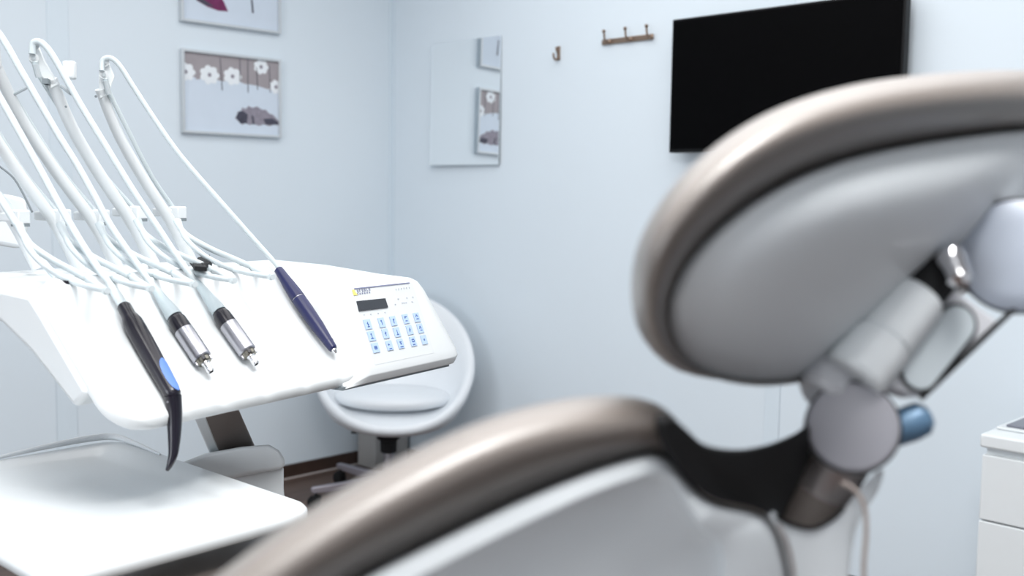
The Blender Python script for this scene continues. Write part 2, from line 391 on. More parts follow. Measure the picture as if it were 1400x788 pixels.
# cushion
bm = NB(); R = []
for (k, z) in ((.2, .09), (.60, .09), (.70, .10), (.72, .118), (.70, .134), (.62, .145), (.3, .15), (.02, .15)):
    r = []
    for i in range(N):
        ph = 2 * PI * i / N; o_ = rim(ph, 1.0)
        r.append(Vec((base_c.x + (o_.x - base_c.x) * k, base_c.y + (o_.y - base_c.y) * k, base_c.z + z + .02)))
    R.append(r)
rings(bm, R); obj('seat_cushion', bm, 'stoolwhite', st, sharp=60)
zb_ = base_c.z
bm = NB(); lathe(bm, (hub.x, hub.y, zb_ + .012), (0, 0, -1), [(0, .075), (.012, .075), (.02, .055), (.045, .048), (.05, .036), (.10, .034), (.105, .028)], 28)
box(bm, Vec((hub.x, hub.y, zb_)) - rgt * -.0 + rgt * -.12 + fwd * .02, (rgt, fwd, AX[2]), (.035, .008, .004))
obj('height_mechanism', bm, 'blackmatt', st, bevel=.002)
bm = NB(); lathe(bm, (hub.x, hub.y, .06), (0, 0, 1), [(0, .022), (zb_ - .13, .022)], 20); obj('gas_column', bm, 'steel', st)
bm = NB(); lathe(bm, (hub.x, hub.y, .058), (0, 0, 1), [(0, .03), (.005, .04), (.04, .04), (.055, .028)], 24); obj('hub', bm, 'leg', st)
ft = [hit(452, 632, (0, 0, 1), .085), hit(425, 692, (0, 0, 1), .085)]
a0 = math.atan2(ft[0].y - hub.y, ft[0].x - hub.x)
for k in range(5):
    an = a0 + k * 2 * PI / 5
    d = Vec((math.cos(an), math.sin(an), 0)); s_ = Vec((-d.y, d.x, 0)); L_ = .34
    bm = NB(); R = []
    for (q, w, h0, h1) in ((.03, .020, .060, .100), (.2, .016, .064, .095), (L_ - .01, .012, .068, .092), (L_, .008, .072, .088)):
        c = Vec((hub.x, hub.y, 0)) + d * q
        R.append([c + s_ * w + Vec((0, 0, h0)), c + s_ * w + Vec((0, 0, h1)), c - s_ * w + Vec((0, 0, h1)), c - s_ * w + Vec((0, 0, h0))])
    rings(bm, R); lg = obj('leg', bm, 'leg', st, bevel=.003)
    c = Vec((hub.x, hub.y, 0)) + d * (L_ - .02)
    bm = NB(); tube(bm, [c + Vec((0, 0, .07)), c + Vec((0, 0, .045))], .006, 10)
    for sg in (-1, 1): lathe(bm, c + s_ * .006 * sg + Vec((0, 0, .0257)) + d * .008, s_ * sg, [(0, .024), (.011, .025), (.014, .02)], 20)
    box(bm, c + Vec((0, 0, .046)), (d, s_, AX[2]), (.02, .012, .008))
    obj('castor', bm, 'blackmatt', lg)

# ------------------------------------------------------------------ delivery unit
a_ = math.radians(13.1)
UU = Vec((math.cos(a_), math.sin(a_), 0)); VV = Vec((math.sin(a_), -math.cos(a_), 0)); ZZ = Vec((0, 0, 1))
A0 = D(165, 588, 1.12)
def L(t, v, z): return A0 + UU * t + VV * v + ZZ * z
def toL(p): q = p - A0; return (q.dot(UU), q.dot(VV), q.z)
colx = L(.05, -.20, 0)
un = thing('delivery_unit', 'white dental delivery unit with keypad, swing arms, hoses and a tray below', 'dental unit', (colx.x, colx.y, 0))
def loftprof(t0, t1, prof, n=2, shrink=None):
    bm = NB(); R = []
    for i in range(n + 1):
        t = t0 + (t1 - t0) * i / n
        R.append([L(t, v, z) for v, z in prof])
    rings(bm, R); return bm
# rear body with a softly crowned top
prof = [(-.05, .035), (-.13, .118), (-.150, .137), (-.20, .140), (-.27, .143), (-.325, .142), (-.345, .134), (-.35, .12), (-.335, .104), (-.21, .100), (-.15, .068), (-.075, .014)]
obj('console_body', loftprof(-.003, .41, prof), 'white', un, bevel=.009, seg=4, sharp=50)
# instrument rest: a 45 degree plate with one groove per handpiece
GR = [.0875, .150, .2195, .292, .367]
SL = .222; NS, NT = 48, 150; TR = .392
def gfun(t, s):
    g = 0
    for c in GR:
        x = (t - c) / .017
        if abs(x) < 1: g += .0035 * (math.cos(x * PI) * .5 + .5)
    return g * min(1, max(0, (s - .01) / .04)) 
dn = (VV - ZZ).normalized(); nn = (VV + ZZ).normalized()
TOP = L(0, -.157, .157)
bm = NB(); G = []; G2 = []
for i in range(NS + 1):
    s = SL * i / NS; r = .045; ins = 0
    if s < r: ins = r - math.sqrt(max(0, r * r - (r - s) ** 2))
    if s > SL - r: ins = r - math.sqrt(max(0, r * r - (s - SL + r) ** 2))
    t0 = ins; row = []; row2 = []
    for j in range(NT + 1):
        t = t0 + (TR - t0) * j / NT
        e_ = min(s - 0, SL - s, (t - t0)); er = .010
        rd = (er - math.sqrt(max(0, er * er - (er - e_) ** 2))) if e_ < er else 0
        h = -gfun(t, s) - rd * .9
        # the top edge flows back into the console
        row.append(bm.verts.new(TOP + UU * t + dn * s + nn * (h + .001)))
        row2.append(bm.verts.new(TOP + UU * t + dn * s + nn * -.014))
    G.append(row); G2.append(row2)
for i in range(NS):
    for j in range(NT):
        face(bm, (G[i][j], G[i][j + 1], G[i + 1][j + 1], G[i + 1][j])); face(bm, (G2[i][j], G2[i + 1][j], G2[i + 1][j + 1], G2[i][j + 1]))
for i in range(NS):
    for j in (0, NT): face(bm, (G[i][j], G[i + 1][j], G2[i + 1][j], G2[i][j]))
for j in range(NT):
    for i in (0, NS): face(bm, (G[i][j], G[i][j + 1], G2[i][j + 1], G2[i][j]))
obj('instrument_rest', bm, 'white', un, sharp=50)
# keypad housing
kprof = [(.002, -.010), (.008, .002), (.004, .014), (-.036, .112), (-.043, .122), (-.055, .127), (-.115, .130), (-.22, .139), (-.325, .142), (-.345, .136), (-.352, .115), (-.32, .08), (-.15, .04), (-.03, -.014)]
def klow(v, z):
    """where the housing runs out into the 45 degree rest on its left"""
    e_ = v + z + .012
    if e_ > 0: v, z = v - e_ / 2, z - e_ / 2
    return v, min(z, .139)
bm = NB(); R = []
for i in range(13):
    f = i / 12; w = f * f * (3 - 2 * f); t = .366 + .046 * f
    R.append([L(t, v * w + klow(v, z)[0] * (1 - w), z * w + klow(v, z)[1] * (1 - w)) for v, z in kprof])
def tend(z): return .632 - .040 * (max(0, z) / .13) ** 1.6
R.append([L(.50, v, z) for v, z in kprof])
for q, dz in ((.028, 0), (.012, .002), (.004, .006), (0, .013)):
    R.append([L(tend(z) - q, v + (dz if v < -.3 else -dz) * .8, max(z - dz, -.012) if z > .05 else z + dz * .3) for v, z in kprof])
rings(bm, R); obj('keypad_housing', bm, 'white', un, bevel=.003, seg=2, sharp=50)
bm = NB(); 
rings(bm, [[L(t, v, z) for v, z in ((-.002, -.0135), (-.002, -.009), (-.06, -.006), (-.06, -.0135))] for t in (.36, .612)])
obj('bottom_seam', bm, 'greyslot', un)
# keypad face frame
fu = (VV * -.040 + ZZ * .098).normalized(); fn = UU.cross(fu).normalized()
if fn.dot(VV) < 0: fn = -fn
F0 = L(0, .004, .014)
def K(x, y, off=0): 
    p = hit(x, y, fn, fn.dot(F0)); return p + fn * off
def Kth(x, y): q = K(x, y) - F0; return q.dot(UU), q.dot(fu)
def KP(t, h, off=0): return F0 + UU * t + fu * h + fn * off
def krect(bm, t, h, w, hh, z0, z1, mi=0):
    prism(bm, [KP(t - w, h - hh, z0), KP(t + w, h - hh, z0), KP(t + w, h + hh, z0), KP(t - w, h + hh, z0)], fn * (z1 - z0), mi)
ta, ha = Kth(481, 395); tb, hb = Kth(590, 478); td, hd = Kth(567, 384)
t0, t1, h0, h1 = ta, tb + .004, hb - .006, ha
bm = NB(); krect(bm, (t0 + t1) / 2, (h0 + h1) / 2, (t1 - t0) / 2, (h1 - h0) / 2, -.001, .0003)
mem = obj('membrane', bm, 'membrane', un)
bm = NB(); krect(bm, (t0 + t1) / 2 - .002, h1 - .0005, (t1 - t0) / 2 - .006, .0009, .0008, .0012); obj('top_line', bm, 'ink', mem)
c = [Kth(*q) for q in ((486.5, 412.5), (525.5, 408.5), (529.5, 421), (490, 426))]
bm = NB(); prism(bm, [KP(q[0], q[1], .0008) for q in c], fn * .0012); obj('display', bm, 'display', mem)
# printed mark: a yellow emblem with two rows of small grey lettering
bm = NB(); q = Kth(483.5, 400.5); krect(bm, q[0], q[1], .0026, .0042, .0008, .0012, 0)
prism(bm, [KP(q[0] + .0026, q[1] - .0042, .0008), KP(q[0] + .0062, q[1] - .0042, .0008), KP(q[0] + .0026, q[1] + .001, .0008)], fn * .0004, 0)
for k in range(6):
    q = Kth(488.5 + k * 3.2, 398.3 - k * .42)
    krect(bm, q[0] - .0009, q[1], .0004, .0021, .0008, .0012, 1); krect(bm, q[0] + .0003, q[1] + (.0016 if k % 2 else -.0016), .0009, .0004, .0008, .0012, 1)
    if k % 3 != 1: krect(bm, q[0] + .0010, q[1], .0004, .0018, .0008, .0012, 1)
    q = Kth(488.5 + k * 3.2, 402.3 - k * .42); krect(bm, q[0], q[1], .0012, .0010, .0008, .0012, 1)
obj('printed_mark', bm, ['yellow', 'ink'], mem)
bm = NB()
for k in range(6):
    q = Kth(541 + k * 3.6, 395.6 - k * .5); krect(bm, q[0], q[1], .0010, .0004, .0008, .0011); krect(bm, q[0] - .0008, q[1] - .001, .0003, .0014, .0008, .0011)
obj('faint_print', bm, 'faint', mem); bm = NB()
for (x, y) in ((540, 416.5), (549.5, 414.5), (552, 414.3), (555, 414), (563, 413), (544, 409), (556, 407.5), (564, 406.5)):
    q = Kth(x, y); krect(bm, q[0], q[1], .0014, .0007, .0008, .0011)
obj('indicator_print', bm, 'faint', mem); bm = NB()
for x in (497.5, 506.5, 516.5, 526): 
    q = Kth(x, 431 - (x - 497) * .12); krect(bm, q[0], q[1], .0014, .0005, .0008, .0011)
obj('lamp_print', bm, 'faint', mem)
KEYS = [[(502, 444), (521, 441.6), (537, 439.4), (554, 436.6), (569, 434.5)], [(507.3, 460), (526.3, 456.8), (542, 454.7), (559.3, 451.6), (573.9, 449.5)], [(512.7, 476), (531.7, 472.9), (547, 470.4), (564, 467.3), (579, 465)]]
GL = [[[(0, -.6, 0, .6), (-.4, -.6, .4, -.6), (-.3, .2, .3, -.1)], [(0, -.6, 0, .6), (-.3, .3, 0, .6)], [(0, -.6, 0, .5), (0, 0, .4, .5)], [(-.5, .5, .5, .5), (-.4, -.5, .4, -.5), (-.4, .1, 0, .5)], [(-.4, .1, .0, .7), (0, .7, .4, .1), (-.4, -.4, .5, -.4)]],
      [[(0, -.6, 0, .6), (-.5, -.6, .5, -.6), (-.3, .3, 0, .6)], [(0, -.5, 0, .5), (-.3, 0, .3, .2)], [(0, -.6, 0, .6), (-.4, -.6, .4, -.6)], [(-.2, -.5, .1, .5), (-.3, 0, .3, 0)], [(-.4, -.1, 0, .6), (0, .6, .3, -.1), (-.3, -.5, .5, -.5)]],
      [[(-.4, -.3, -.4, .3), (-.4, .3, .4, .3), (.4, .3, .4, -.3), (-.4, -.3, .4, -.3), (-.3, 0, .3, 0)], [(-.4, .4, .1, .1), (-.4, .4, -.4, 0), (-.5, -.8, .5, -.8)], [(-.4, .4, .4, .4), (-.2, 0, .3, 0), (0, -.3, 0, .3), (-.5, -.8, .6, -.8)], [(-.4, .5, .4, .5), (-.4, -.1, .4, -.1), (-.4, -.1, -.4, .5), (.4, -.1, .4, .5), (-.5, -.8, .5, -.8)], [(-.2, -.2, .2, .2), (-.2, .2, .2, -.2)]]]
kn = 0
for r in range(3):
    for cc in range(5):
        t_, h_ = Kth(*KEYS[r][cc]); w = .0072 if cc in (0,) else .0066; hh = .0072
        bm = NB(); krect(bm, t_, h_, w, hh, .0008, .0016, 0)
        for (xa, ya, xb, yb) in GL[r][cc]:
            a = Vec((xa, ya, 0)) * .0062; b_ = Vec((xb, yb, 0)) * .0062; dd = (b_ - a); 
            ln = dd.length; dd.normalize(); pp = Vec((-dd.y, dd.x, 0)) * .0007
            prism(bm, [KP(t_ + q.x, h_ + q.y, .0016) for q in (a - pp, b_ - pp, b_ + pp, a + pp)], fn * .0002, 1)
        obj('key', bm, ['key', 'glyph'], mem)

# support arm, joint block, arm under the tray, column
TZ = .93
bl = D(330, 636, 1.62)
p1 = D(299, 566, 1.42); p2 = D(329, 622, 1.58)
dd = (p2 - p1).normalized(); side = UU
bm = NB()
arm_n = dd.cross(side).normalized()
q = [(276, 560, 1.40), (322, 550, 1.45), (352, 618, 1.60), (303, 628, 1.56)]
prism(bm, [D(*z) for z in q], (D(300, 600, 1.5) - CAM).normalized() * .03 + Vec((0, 0, -.0)))
obj('support_plate', bm, 'taupe', un, bevel=.002)
bm = NB(); prism(bm, [D(262, 563, 1.405), D(277, 560, 1.40), D(304, 628, 1.56), D(290, 628, 1.565)], (D(300, 600, 1.5) - CAM).normalized() * .03); obj('support_plate_edge', bm, 'white', un, bevel=.002)
# joint housing: rounded white block
def blk(poly, d, th, name, m_, bev, sm=True):
    bm = NB(); P = [D(x, y, d + dz) for x, y, dz in poly]
    prism(bm, P, (D(330, 640, 1) - CAM).normalized() * th); return obj(name, bm, m_, un, bevel=bev, seg=5, sharp=50)
blk([(240, 636, 0), (280, 620, 0), (330, 611, 0), (368, 608, 0), (382, 616, 0), (391, 630, 0), (388, 641, 0), (340, 650, 0), (310, 656, 0), (270, 660, 0)], 1.50, .12, 'joint_cover', 'white', .012)
blk([(250, 646, 0), (330, 650, 0), (388, 638, 0), (388, 668, 0), (391, 700, 0), (330, 700, 0), (250, 690, 0)], 1.515, .10, 'joint_block', 'white_matt', .004)
jb = D(320, 690, 1.56)
bm = NB()
cb = Vec((jb.x - .03, jb.y + .03, 0))
box(bm, Vec(((jb.x + cb.x) / 2, (jb.y + cb.y) / 2, jb.z + .01)), ((Vec((jb.x, jb.y, 0)) - cb).normalized(), Vec((-(jb.y - cb.y), jb.x - cb.x, 0)).normalized(), ZZ), ((Vec((jb.x, jb.y, 0)) - cb).length / 2 + .02, .03, .02))
obj('swivel_arm', bm, 'white_matt', un, bevel=.008)
bm = NB(); lathe(bm, (cb.x, cb.y, 0), (0, 0, 1), [(0.001, .15), (.03, .15), (.045, .05), (jb.z - .018, .04)], 32); obj('column', bm, 'taupe', un)

# tray: plate with raised rim at the back and dished corner
def T2(x, y): return hit(x, y, (0, 0, 1), TZ)
pc = T2(412, 692); pb = T2(200, 592); pa = T2(60, 800); pl = T2(-10, 727)
ex = Vec((.999, .05, 0)).normalized(); ey = Vec((-ex.y, ex.x, 0))
o_ = pc
wx = .345; wy = (pb - pc).dot(ey) 
wy = .46
xr = 0.0
def TP(u, v, z=0): return pc + ex * (-u) + ey * v + ZZ * z    # u to the left, v away
tw = (pc - T2(40, 775)).dot(ex) + .004
tw = max(tw, .25)
fy = (T2(250, 742) - pc).dot(ey)
def rrect(u0, u1, v0, v1, r, n=8):
    out = []
    for (cu, cv, a0) in ((u1 - r, v1 - r, 0), (u0 + r, v1 - r, PI / 2), (u0 + r, v0 + r, PI), (u1 - r, v0 + r, 1.5 * PI)):
        for k in range(n + 1):
            a = a0 + PI / 2 * k / n; out.append((cu + r * math.cos(a), cv + r * math.sin(a)))
    return out
TU0, TU1, TV0, TV1 = -.012, tw, fy - .004, wy
trp = rrect(TU0, TU1, TV0, TV1, .038)
bm = NB()
def inset(pl_, k):
    cu, cv = (TU0 + TU1) / 2, (TV0 + TV1) / 2; hu, hv = (TU1 - TU0) / 2, (TV1 - TV0) / 2
    return [(cu + (u - cu) * (hu - k) / hu, cv + (v - cv) * (hv - k) / hv) for u, v in pl_]
R = []
for k, z in ((.03, -.020), (.006, -.018), (.0, -.012), (0, -.004), (.003, 0), (.006, .0)):
    R.append([TP(u, v, z) for u, v in inset(trp, k)])
# surface: flat, sinking gently into a dish at the far right corner
V = rings(bm, R, cap=False)
face(bm, V[0][::-1])
cu, cv = (TU0 + TU1) / 2, (TV0 + TV1) / 2
last = V[-1]; base = inset(trp, .006)
NR = 26
def dish(u, v):
    # recess centre measured near the far end of the plate
    s1 = min(1, max(0, (u - .012) / .03)); s2 = min(1, max(0, (TV1 - .014 - v) / .03)); s3 = min(1, max(0, (v - .20) / .12)); s4 = min(1, max(0, (.20 - u) / .1))
    sm = lambda x: x * x * (3 - 2 * x)
    return -.011 * sm(s1) * sm(s2) * sm(s3) * sm(s4)
for r in range(1, NR):
    k = 1 - r / NR
    row = []
    for (u, v) in base:
        uu, vv = cu + (u - cu) * k, cv + (v - cv) * k
        row.append(bm.verts.new(TP(uu, vv, dish(uu, vv))))
    n = len(row)
    for i in range(n): face(bm, (last[i], last[(i + 1) % n], row[(i + 1) % n], row[i]))
    last = row
cvx = bm.verts.new(TP(cu, cv, dish(cu, cv)))
for i in range(len(last)): face(bm, (last[i], last[(i + 1) % len(last)], cvx))
obj('tray', bm, 'white', un, sharp=50)
# raised lip round the far corner
bm = NB()
lipp = crom([TP(TU0 + .006, TV1 - .13, .001), TP(TU0 + .005, TV1 - .05, .004), TP(TU0 + .016, TV1 - .014, .008), TP(TU0 + .05, TV1 - .004, .009), TP(TU0 + .12, TV1 - .004, .007), TP(TU0 + .2, TV1 - .004, .002)], 8)
tube(bm, lipp, [.0015 + .0035 * math.sin(PI * i / (len(lipp) - 1)) for i in range(len(lipp))], 10)
obj('tray_lip', bm, 'shell', un)
# bracket that carries the tray from the joint block
bm = NB(); tb_ = TP(.06, TV1 - .2, -.02)
abox(bm, tb_ - Vec((.03, .03, .03)), tb_ + Vec((.06, .12, 0))); obj('tray_bracket', bm, 'white_matt', un, bevel=.004)

# rear bridge that carries the swing arms
bm = NB(); rings(bm, [[L(t, v, z) for v, z in ((-.34, .10), (-.34, .138), (-.35, .144), (-.385, .144), (-.395, .135), (-.395, .10))] for t in (.06, .42)])
obj('rear_bridge', bm, 'white', un, bevel=.008, seg=3, sharp=50)
bm = NB(); prism(bm, [D(x, y, 1.42) for x, y in ((-40, 262), (12, 266), (36, 271), (41, 290), (38, 328), (30, 341), (0, 336), (-40, 334))], (UU * .3 - VV).normalized() * .03)
obj('rear_handle', bm, 'white', un, bevel=.006, seg=3, sharp=50)

# swing arms with roller heads, connectors and return hoses
def pxpath(pts, d0, d1, n=6, ease=None):
    """measured waypoints; distance runs evenly from d0 to d1 along the way"""
    ls = [0]
    for a, b2 in zip(pts, pts[1:]): ls.append(ls[-1] + math.hypot(b2[0] - a[0], b2[1] - a[1]))
    return crom([D(p[0], p[1], 1 / ((1 / d0) * (1 - l / ls[-1]) + (1 / d1) * (l / ls[-1]))) for p, l in zip(pts, ls)], n)
ARMS = [  # connector, arm waypoints (base to head), tip
    ((25, 303), [(55, 352), (30, 300), (0, 235), (-40, 150), (-62, 100)], (-66, 62)),
    ((82, 302), [(112, 352), (82, 300), (40, 215), (5, 130), (-14, 84)], (-20, 46)),
    ((135, 302), [(165, 352), (138, 298), (98, 222), (66, 150), (50, 112)], (-60, 0)),
    ((187, 297), [(225, 352), (190, 296), (140, 216), (104, 152), (84, 112)], (0, 0)),
    ((241, 297), [(262, 352), (228, 300), (190, 238), (158, 175), (139, 120)], (0, 0))]
TIPS = [(-104, 66), (-56, 60), (-14, 42), (47, 60), (143, 83)]
HEAD = [(-92, 108), (-50, 100), (-8, 84), (70, 108), (137, 122)]
DT = [1.30, 1.29, 1.32, 1.36, 1.44]
DK = [1.35, 1.39, 1.44, 1.49, 1.55]
for k in range(5):
    kx, ky = ARMS[k][0]
    base_px = [(kx + 26, 367), (kx - 6, 306)]
    hx, hy = HEAD[k]
    mid1 = (hx + (kx - 6 - hx) * .62, hy + (306 - hy) * .68); mid2 = (hx + (kx - 6 - hx) * .26, hy + (306 - hy) * .34)
    pts = base_px + [mid1, mid2, (hx, hy)]
    P = pxpath(pts, DK[k] + .03, DT[k] + .012, 6)
    bm = NB(); n_ = len(P)
    tube(bm, P, [.0118 - .002 * i / n_ for i in range(n_)], 14, flat=.65)
    ar = obj('swing_arm', bm, 'white', un, sharp=60)
    # roller head
    tx, ty = TIPS[k]; d = DT[k]
    c1, c2 = D(tx, ty + 2, d + .004), D(tx - 1, ty + 19, d + .004); hd_ = D(hx, hy, d + .01)
    rd = (D(tx, ty, d) - CAM).normalized()
    bm = NB(); 
    pl_ = [D(tx - 5, ty - 1, d + .008), D(tx + 4, ty - 2, d + .008), D(tx + 14, ty + 22, d + .008), D(hx + 11, hy + 8, d + .008), D(hx - 1, hy + 14, d + .008), D(tx - 8, ty + 22, d + .008)]
    prism(bm, pl_, rd * .012); hh_ = obj('head_bracket', bm, 'white_matt', ar, bevel=.002, seg=2)
    for c in (c1, c2):
        bm = NB(); lathe(bm, c + rd * .008, -rd, [(0, .006), (.003, .0045), (.009, .0045), (.012, .006), (.014, .006)], 20); ro = obj('roller', bm, 'white', ar)
        bm = NB(); lathe(bm, c - rd * .006, -rd, [(0, .0028), (.002, .0028)], 12); obj('roller_pin', bm, 'palegrey', ar)
    bm = NB(); lathe(bm, D(hx - 6, hy + 10, d + .003), -rd, [(-.004, .0018), (.003, .0018)], 10); obj('screw', bm, 'greyslot', ar)
    if k == 3:
        bm = NB(); lathe(bm, D(90, 146, d + .003), -rd, [(-.004, .0015), (.003, .0015)], 10); obj('screw', bm, 'greyslot', ar)
        bm = NB(); box(bm, D(64, 112, d + .004), (RT, UP, FW), (.0035, .0035, .006)); obj('catch', bm, 'greyslot', ar)
        bm = NB(); tube(bm, [D(84, 118, d + .012), D(97, 128, d + .0)], .0026, 8); obj('tension_rod', bm, 'palegrey', ar)
        bm = NB(); box(bm, D(95, 96, d + .02), (RT, UP, FW), (.008, .012, .006)); obj('end_cap', bm, 'white', ar, bevel=.003)
    if k == 2:
        bm = NB(); tube(bm, [D(14, 132, d + .03), D(40, 118, d + .02)], .0022, 8); obj('tension_rod', bm, 'palegrey', ar)
    # connector block at the foot of the arm, with its dark slot
    ck = D(kx, ky - 6, DK[k])
    bm = NB(); box(bm, ck, (UU, VV, ZZ), (.0085, .014, .0095))
    box(bm, ck - VV * .02 - UU * .006, (UU, VV, ZZ), (.006, .02, .006))
    cn = obj('hose_connector', bm, 'white', un, bevel=.0025, seg=3)
    bm = NB(); box(bm, ck + VV * .004 - ZZ * .0098, (UU, VV, ZZ), (.0065, .0105, .0022)); obj('connector_slot', bm, 'greyslot', cn)
    # return hose from the roller head down to the connector
    bm = NB()
    rp = [(tx + 1, ty + 24), (tx + 5, ty + 40), (tx + (kx - tx) * .30, ty + (ky - ty) * .42), (tx + (kx - tx) * .66, ty + (ky - ty) * .74), (kx - 2, ky - 10)]
    tube(bm, pxpath(rp, DT[k], DK[k] + .004, 6), .0032, 10)
    obj('return_hose', bm, 'hose', un)
    bm = NB(); q = pxpath([(tx + 1, ty + 28), (tx + 6, ty + 46)], DT[k] - .003, DT[k] + .002, 3); tube(bm, q, .0040, 10); obj('hose_clip', bm, 'palegrey', ar)
# pairs of loops from each connector forward to the slots above the rest
SLOT = [(148, 396), (209, 393), (268, 387), (322, 382), (374, 377)]
for k in range(5):
    kx, ky = ARMS[k][0]; sx, sy = SLOT[k]
    se = hit(sx, sy + 3, nn, nn.dot(TOP) - .003)
    ztop = L(0, 0, .1475).z
    def lift(P):
        out = []
        for p in P:
            q = toL(p)
            if q[1] > -.37 and p.z < ztop: p = CAM + (p - CAM) * ((ztop - CAM.z) / (p.z - CAM.z))
            e_ = nn.dot(p - TOP) - .003
            if e_ < 0: p = CAM + (p - CAM) * ((nn.dot(TOP) + .003 - nn.dot(CAM)) / nn.dot(p - CAM))
            out.append(p)
        return out
    for j in range(2):
        oy = (0, 11)[j]; ox = (0, -6)[j]
        w = [(kx + (3 if j else -1), ky + 4), (kx + (sx - kx) * .10, ky + (sy - ky) * .30 + oy * .5), (kx + (sx - kx) * .36 + ox, ky + (sy - ky) * .55 + oy), (kx + (sx - kx) * .68 + ox, ky + (sy - ky) * .78 + oy), (sx - 4 + j * 3, sy + 2)]
        bm = NB(); tube(bm, lift(pxpath(w, DK[k], depth(se), 7)), .0042 if j == 0 else .0036, 12); obj('supply_hose', bm, 'hose', un)
# hose of the empty leftmost place
bm = NB(); tube(bm, pxpath([(-60, 175), (-30, 222), (0, 271), (28, 315), (50, 348), (77, 379), (90, 386)], 1.30, 1.26, 6), .0045, 12); obj('supply_hose', bm, 'hose', un)
bm = NB(); q = hit(90, 385.5, (0, 0, 1), L(0, 0, .148).z); lathe(bm, q - ZZ * .004, ZZ, [(0, .005), (.0055, .005), (.006, .002)], 14); obj('slot_plug', bm, 'black', un)
bm = NB(); tube(bm, pxpath([(-20, 214), (0, 228), (18, 243), (30, 262), (44, 290)], 1.45, 1.42, 6), .0014, 8); obj('thin_cable', bm, 'greyslot', un)

# dark clip lying on the console
q = hit(276, 356, (0, 0, 1), L(0, 0, .1535).z)
t = thing('cable_clip', 'small black clip lying among the hoses on the white console', 'clip', q)
bm = NB(); prism(bm, [hit(x, y, (0, 0, 1), q.z + .006) for x, y in ((259, 355), (266, 364), (283, 365), (279, 358))], ZZ * -.006); obj('foot', bm, 'blackmatt', t, bevel=.001)
bm = NB(); prism(bm, [hit(x, y, (0, 0, 1), q.z + .007) for x, y in ((270, 352), (277, 362), (290, 357), (287, 348))], ZZ * -.007); obj('jaw', bm, 'blackmatt', t, bevel=.001)

# ------------------------------------------------------------------ handpieces resting on the 45 degree plate
OFF = .012
def onrest(x, y, off=OFF): return hit(x, y, nn, nn.dot(A0) + off)
GP = 'handpieces laid in the grooves of the instrument rest'
# black scaler
p0, p1 = onrest(168, 417), onrest(237, 541)
ax = (p1 - p0).normalized(); ln = (p1 - p0).length
t = thing('dental_scaler', 'black handpiece with a light blue patch and hooked tip, leftmost on the rest', 'handpiece', p1 - ZZ * .1, GP)
bm = NB(); lathe(bm, p0, ax, [(0, .0062), (.003, .0082), (.017, .0084), (.020, .0096), (.028, .0116), (.045, .0119), (.08, .0116), (.11, .0106), (ln - .006, .0098), (ln, .0094), (ln + .004, .006)], 40)
bd = obj('body', bm, 'black', t, sharp=40)
# blue patch: a curved plate on the upper right side of the body near its end
tc_ = (CAM - p1).normalized(); tc_ = (tc_ - ax * tc_.dot(ax)).normalized(); rc_ = ax.cross(tc_).normalized()
if rc_.dot(RT) < 0: rc_ = -rc_
u1_ = (rc_ * .78 + tc_ * .62).normalized(); w1_ = ax.cross(u1_).normalized()
bm = NB(); R = []
for i in range(13):
    f = i / 12; sx = ln - .046 + .046 * f; rr = .0112 - .0014 * f + .0006
    a_mid = 0; sp = math.radians(42) * math.sqrt(max(.02, 1 - abs(2 * f - 1) ** 2.4))
    R.append([p0 + ax * sx + (u1_ * math.cos(sp * (2 * j / 8 - 1)) + w1_ * math.sin(sp * (2 * j / 8 - 1))) * rr for j in range(9)])
V = rings(bm, R, cap=False, closed=False)
R2 = [[p - (p - (p0 + ax * ((p - p0).dot(ax)))) * .12 for p in r] for r in R]
V2 = rings(bm, R2, cap=False, closed=False)
for i in range(12):
    for j in (0, 8): face(bm, (V[i][j], V[i + 1][j], V2[i + 1][j], V2[i][j]))
for j in range(8):
    for i in (0, 12): face(bm, (V[i][j], V[i][j + 1], V2[i][j + 1], V2[i][j]))
obj('blue_patch', bm, 'blue', t, sharp=40)
dp = depth(p1)
nose = crom([D(236, 541, dp), D(238, 560, dp), D(238.5, 585, dp - .002), D(238, 605, dp - .004), D(236.5, 622, dp - .006), D(232.5, 635, dp - .008), D(228, 644, dp - .009)], 6)
rr = []
for i in range(len(nose)):
    f = i / (len(nose) - 1); rr.append(.0088 * (1 - f) ** .75 + .0014)
bm = NB(); tube(bm, nose, rr, 20); obj('tip', bm, 'black', t)
bm = NB(); lathe(bm, D(229, 550, dp - .0095), (CAM - D(229, 552, dp)), [(-.002, .0012), (.0008, .0012)], 10); obj('pin', bm, 'steel', t)
def main_hose(par, pts, d0, d1, tip, r=.0043):
    k = pxpath(pts, d0, d1, 6); bm = NB(); tube(bm, k, r, 14); obj('hose', bm, 'hose', par)
# sleeve and hose of the scaler
bm = NB(); s0 = onrest(150, 389, .010); lathe(bm, s0, (p0 - s0), [(0, .0045), (.02, .0058), ((p0 - s0).length + .002, .0062)], 20); obj('sleeve', bm, 'hose', t)
main_hose(t, [(151, 391), (118, 343), (86, 289), (51, 225), (25, 178), (0, 134), (-28, 90), (-44, 68), (-56, 56), (-66, 66), (-62, 84)], depth(s0), 1.29, 1)

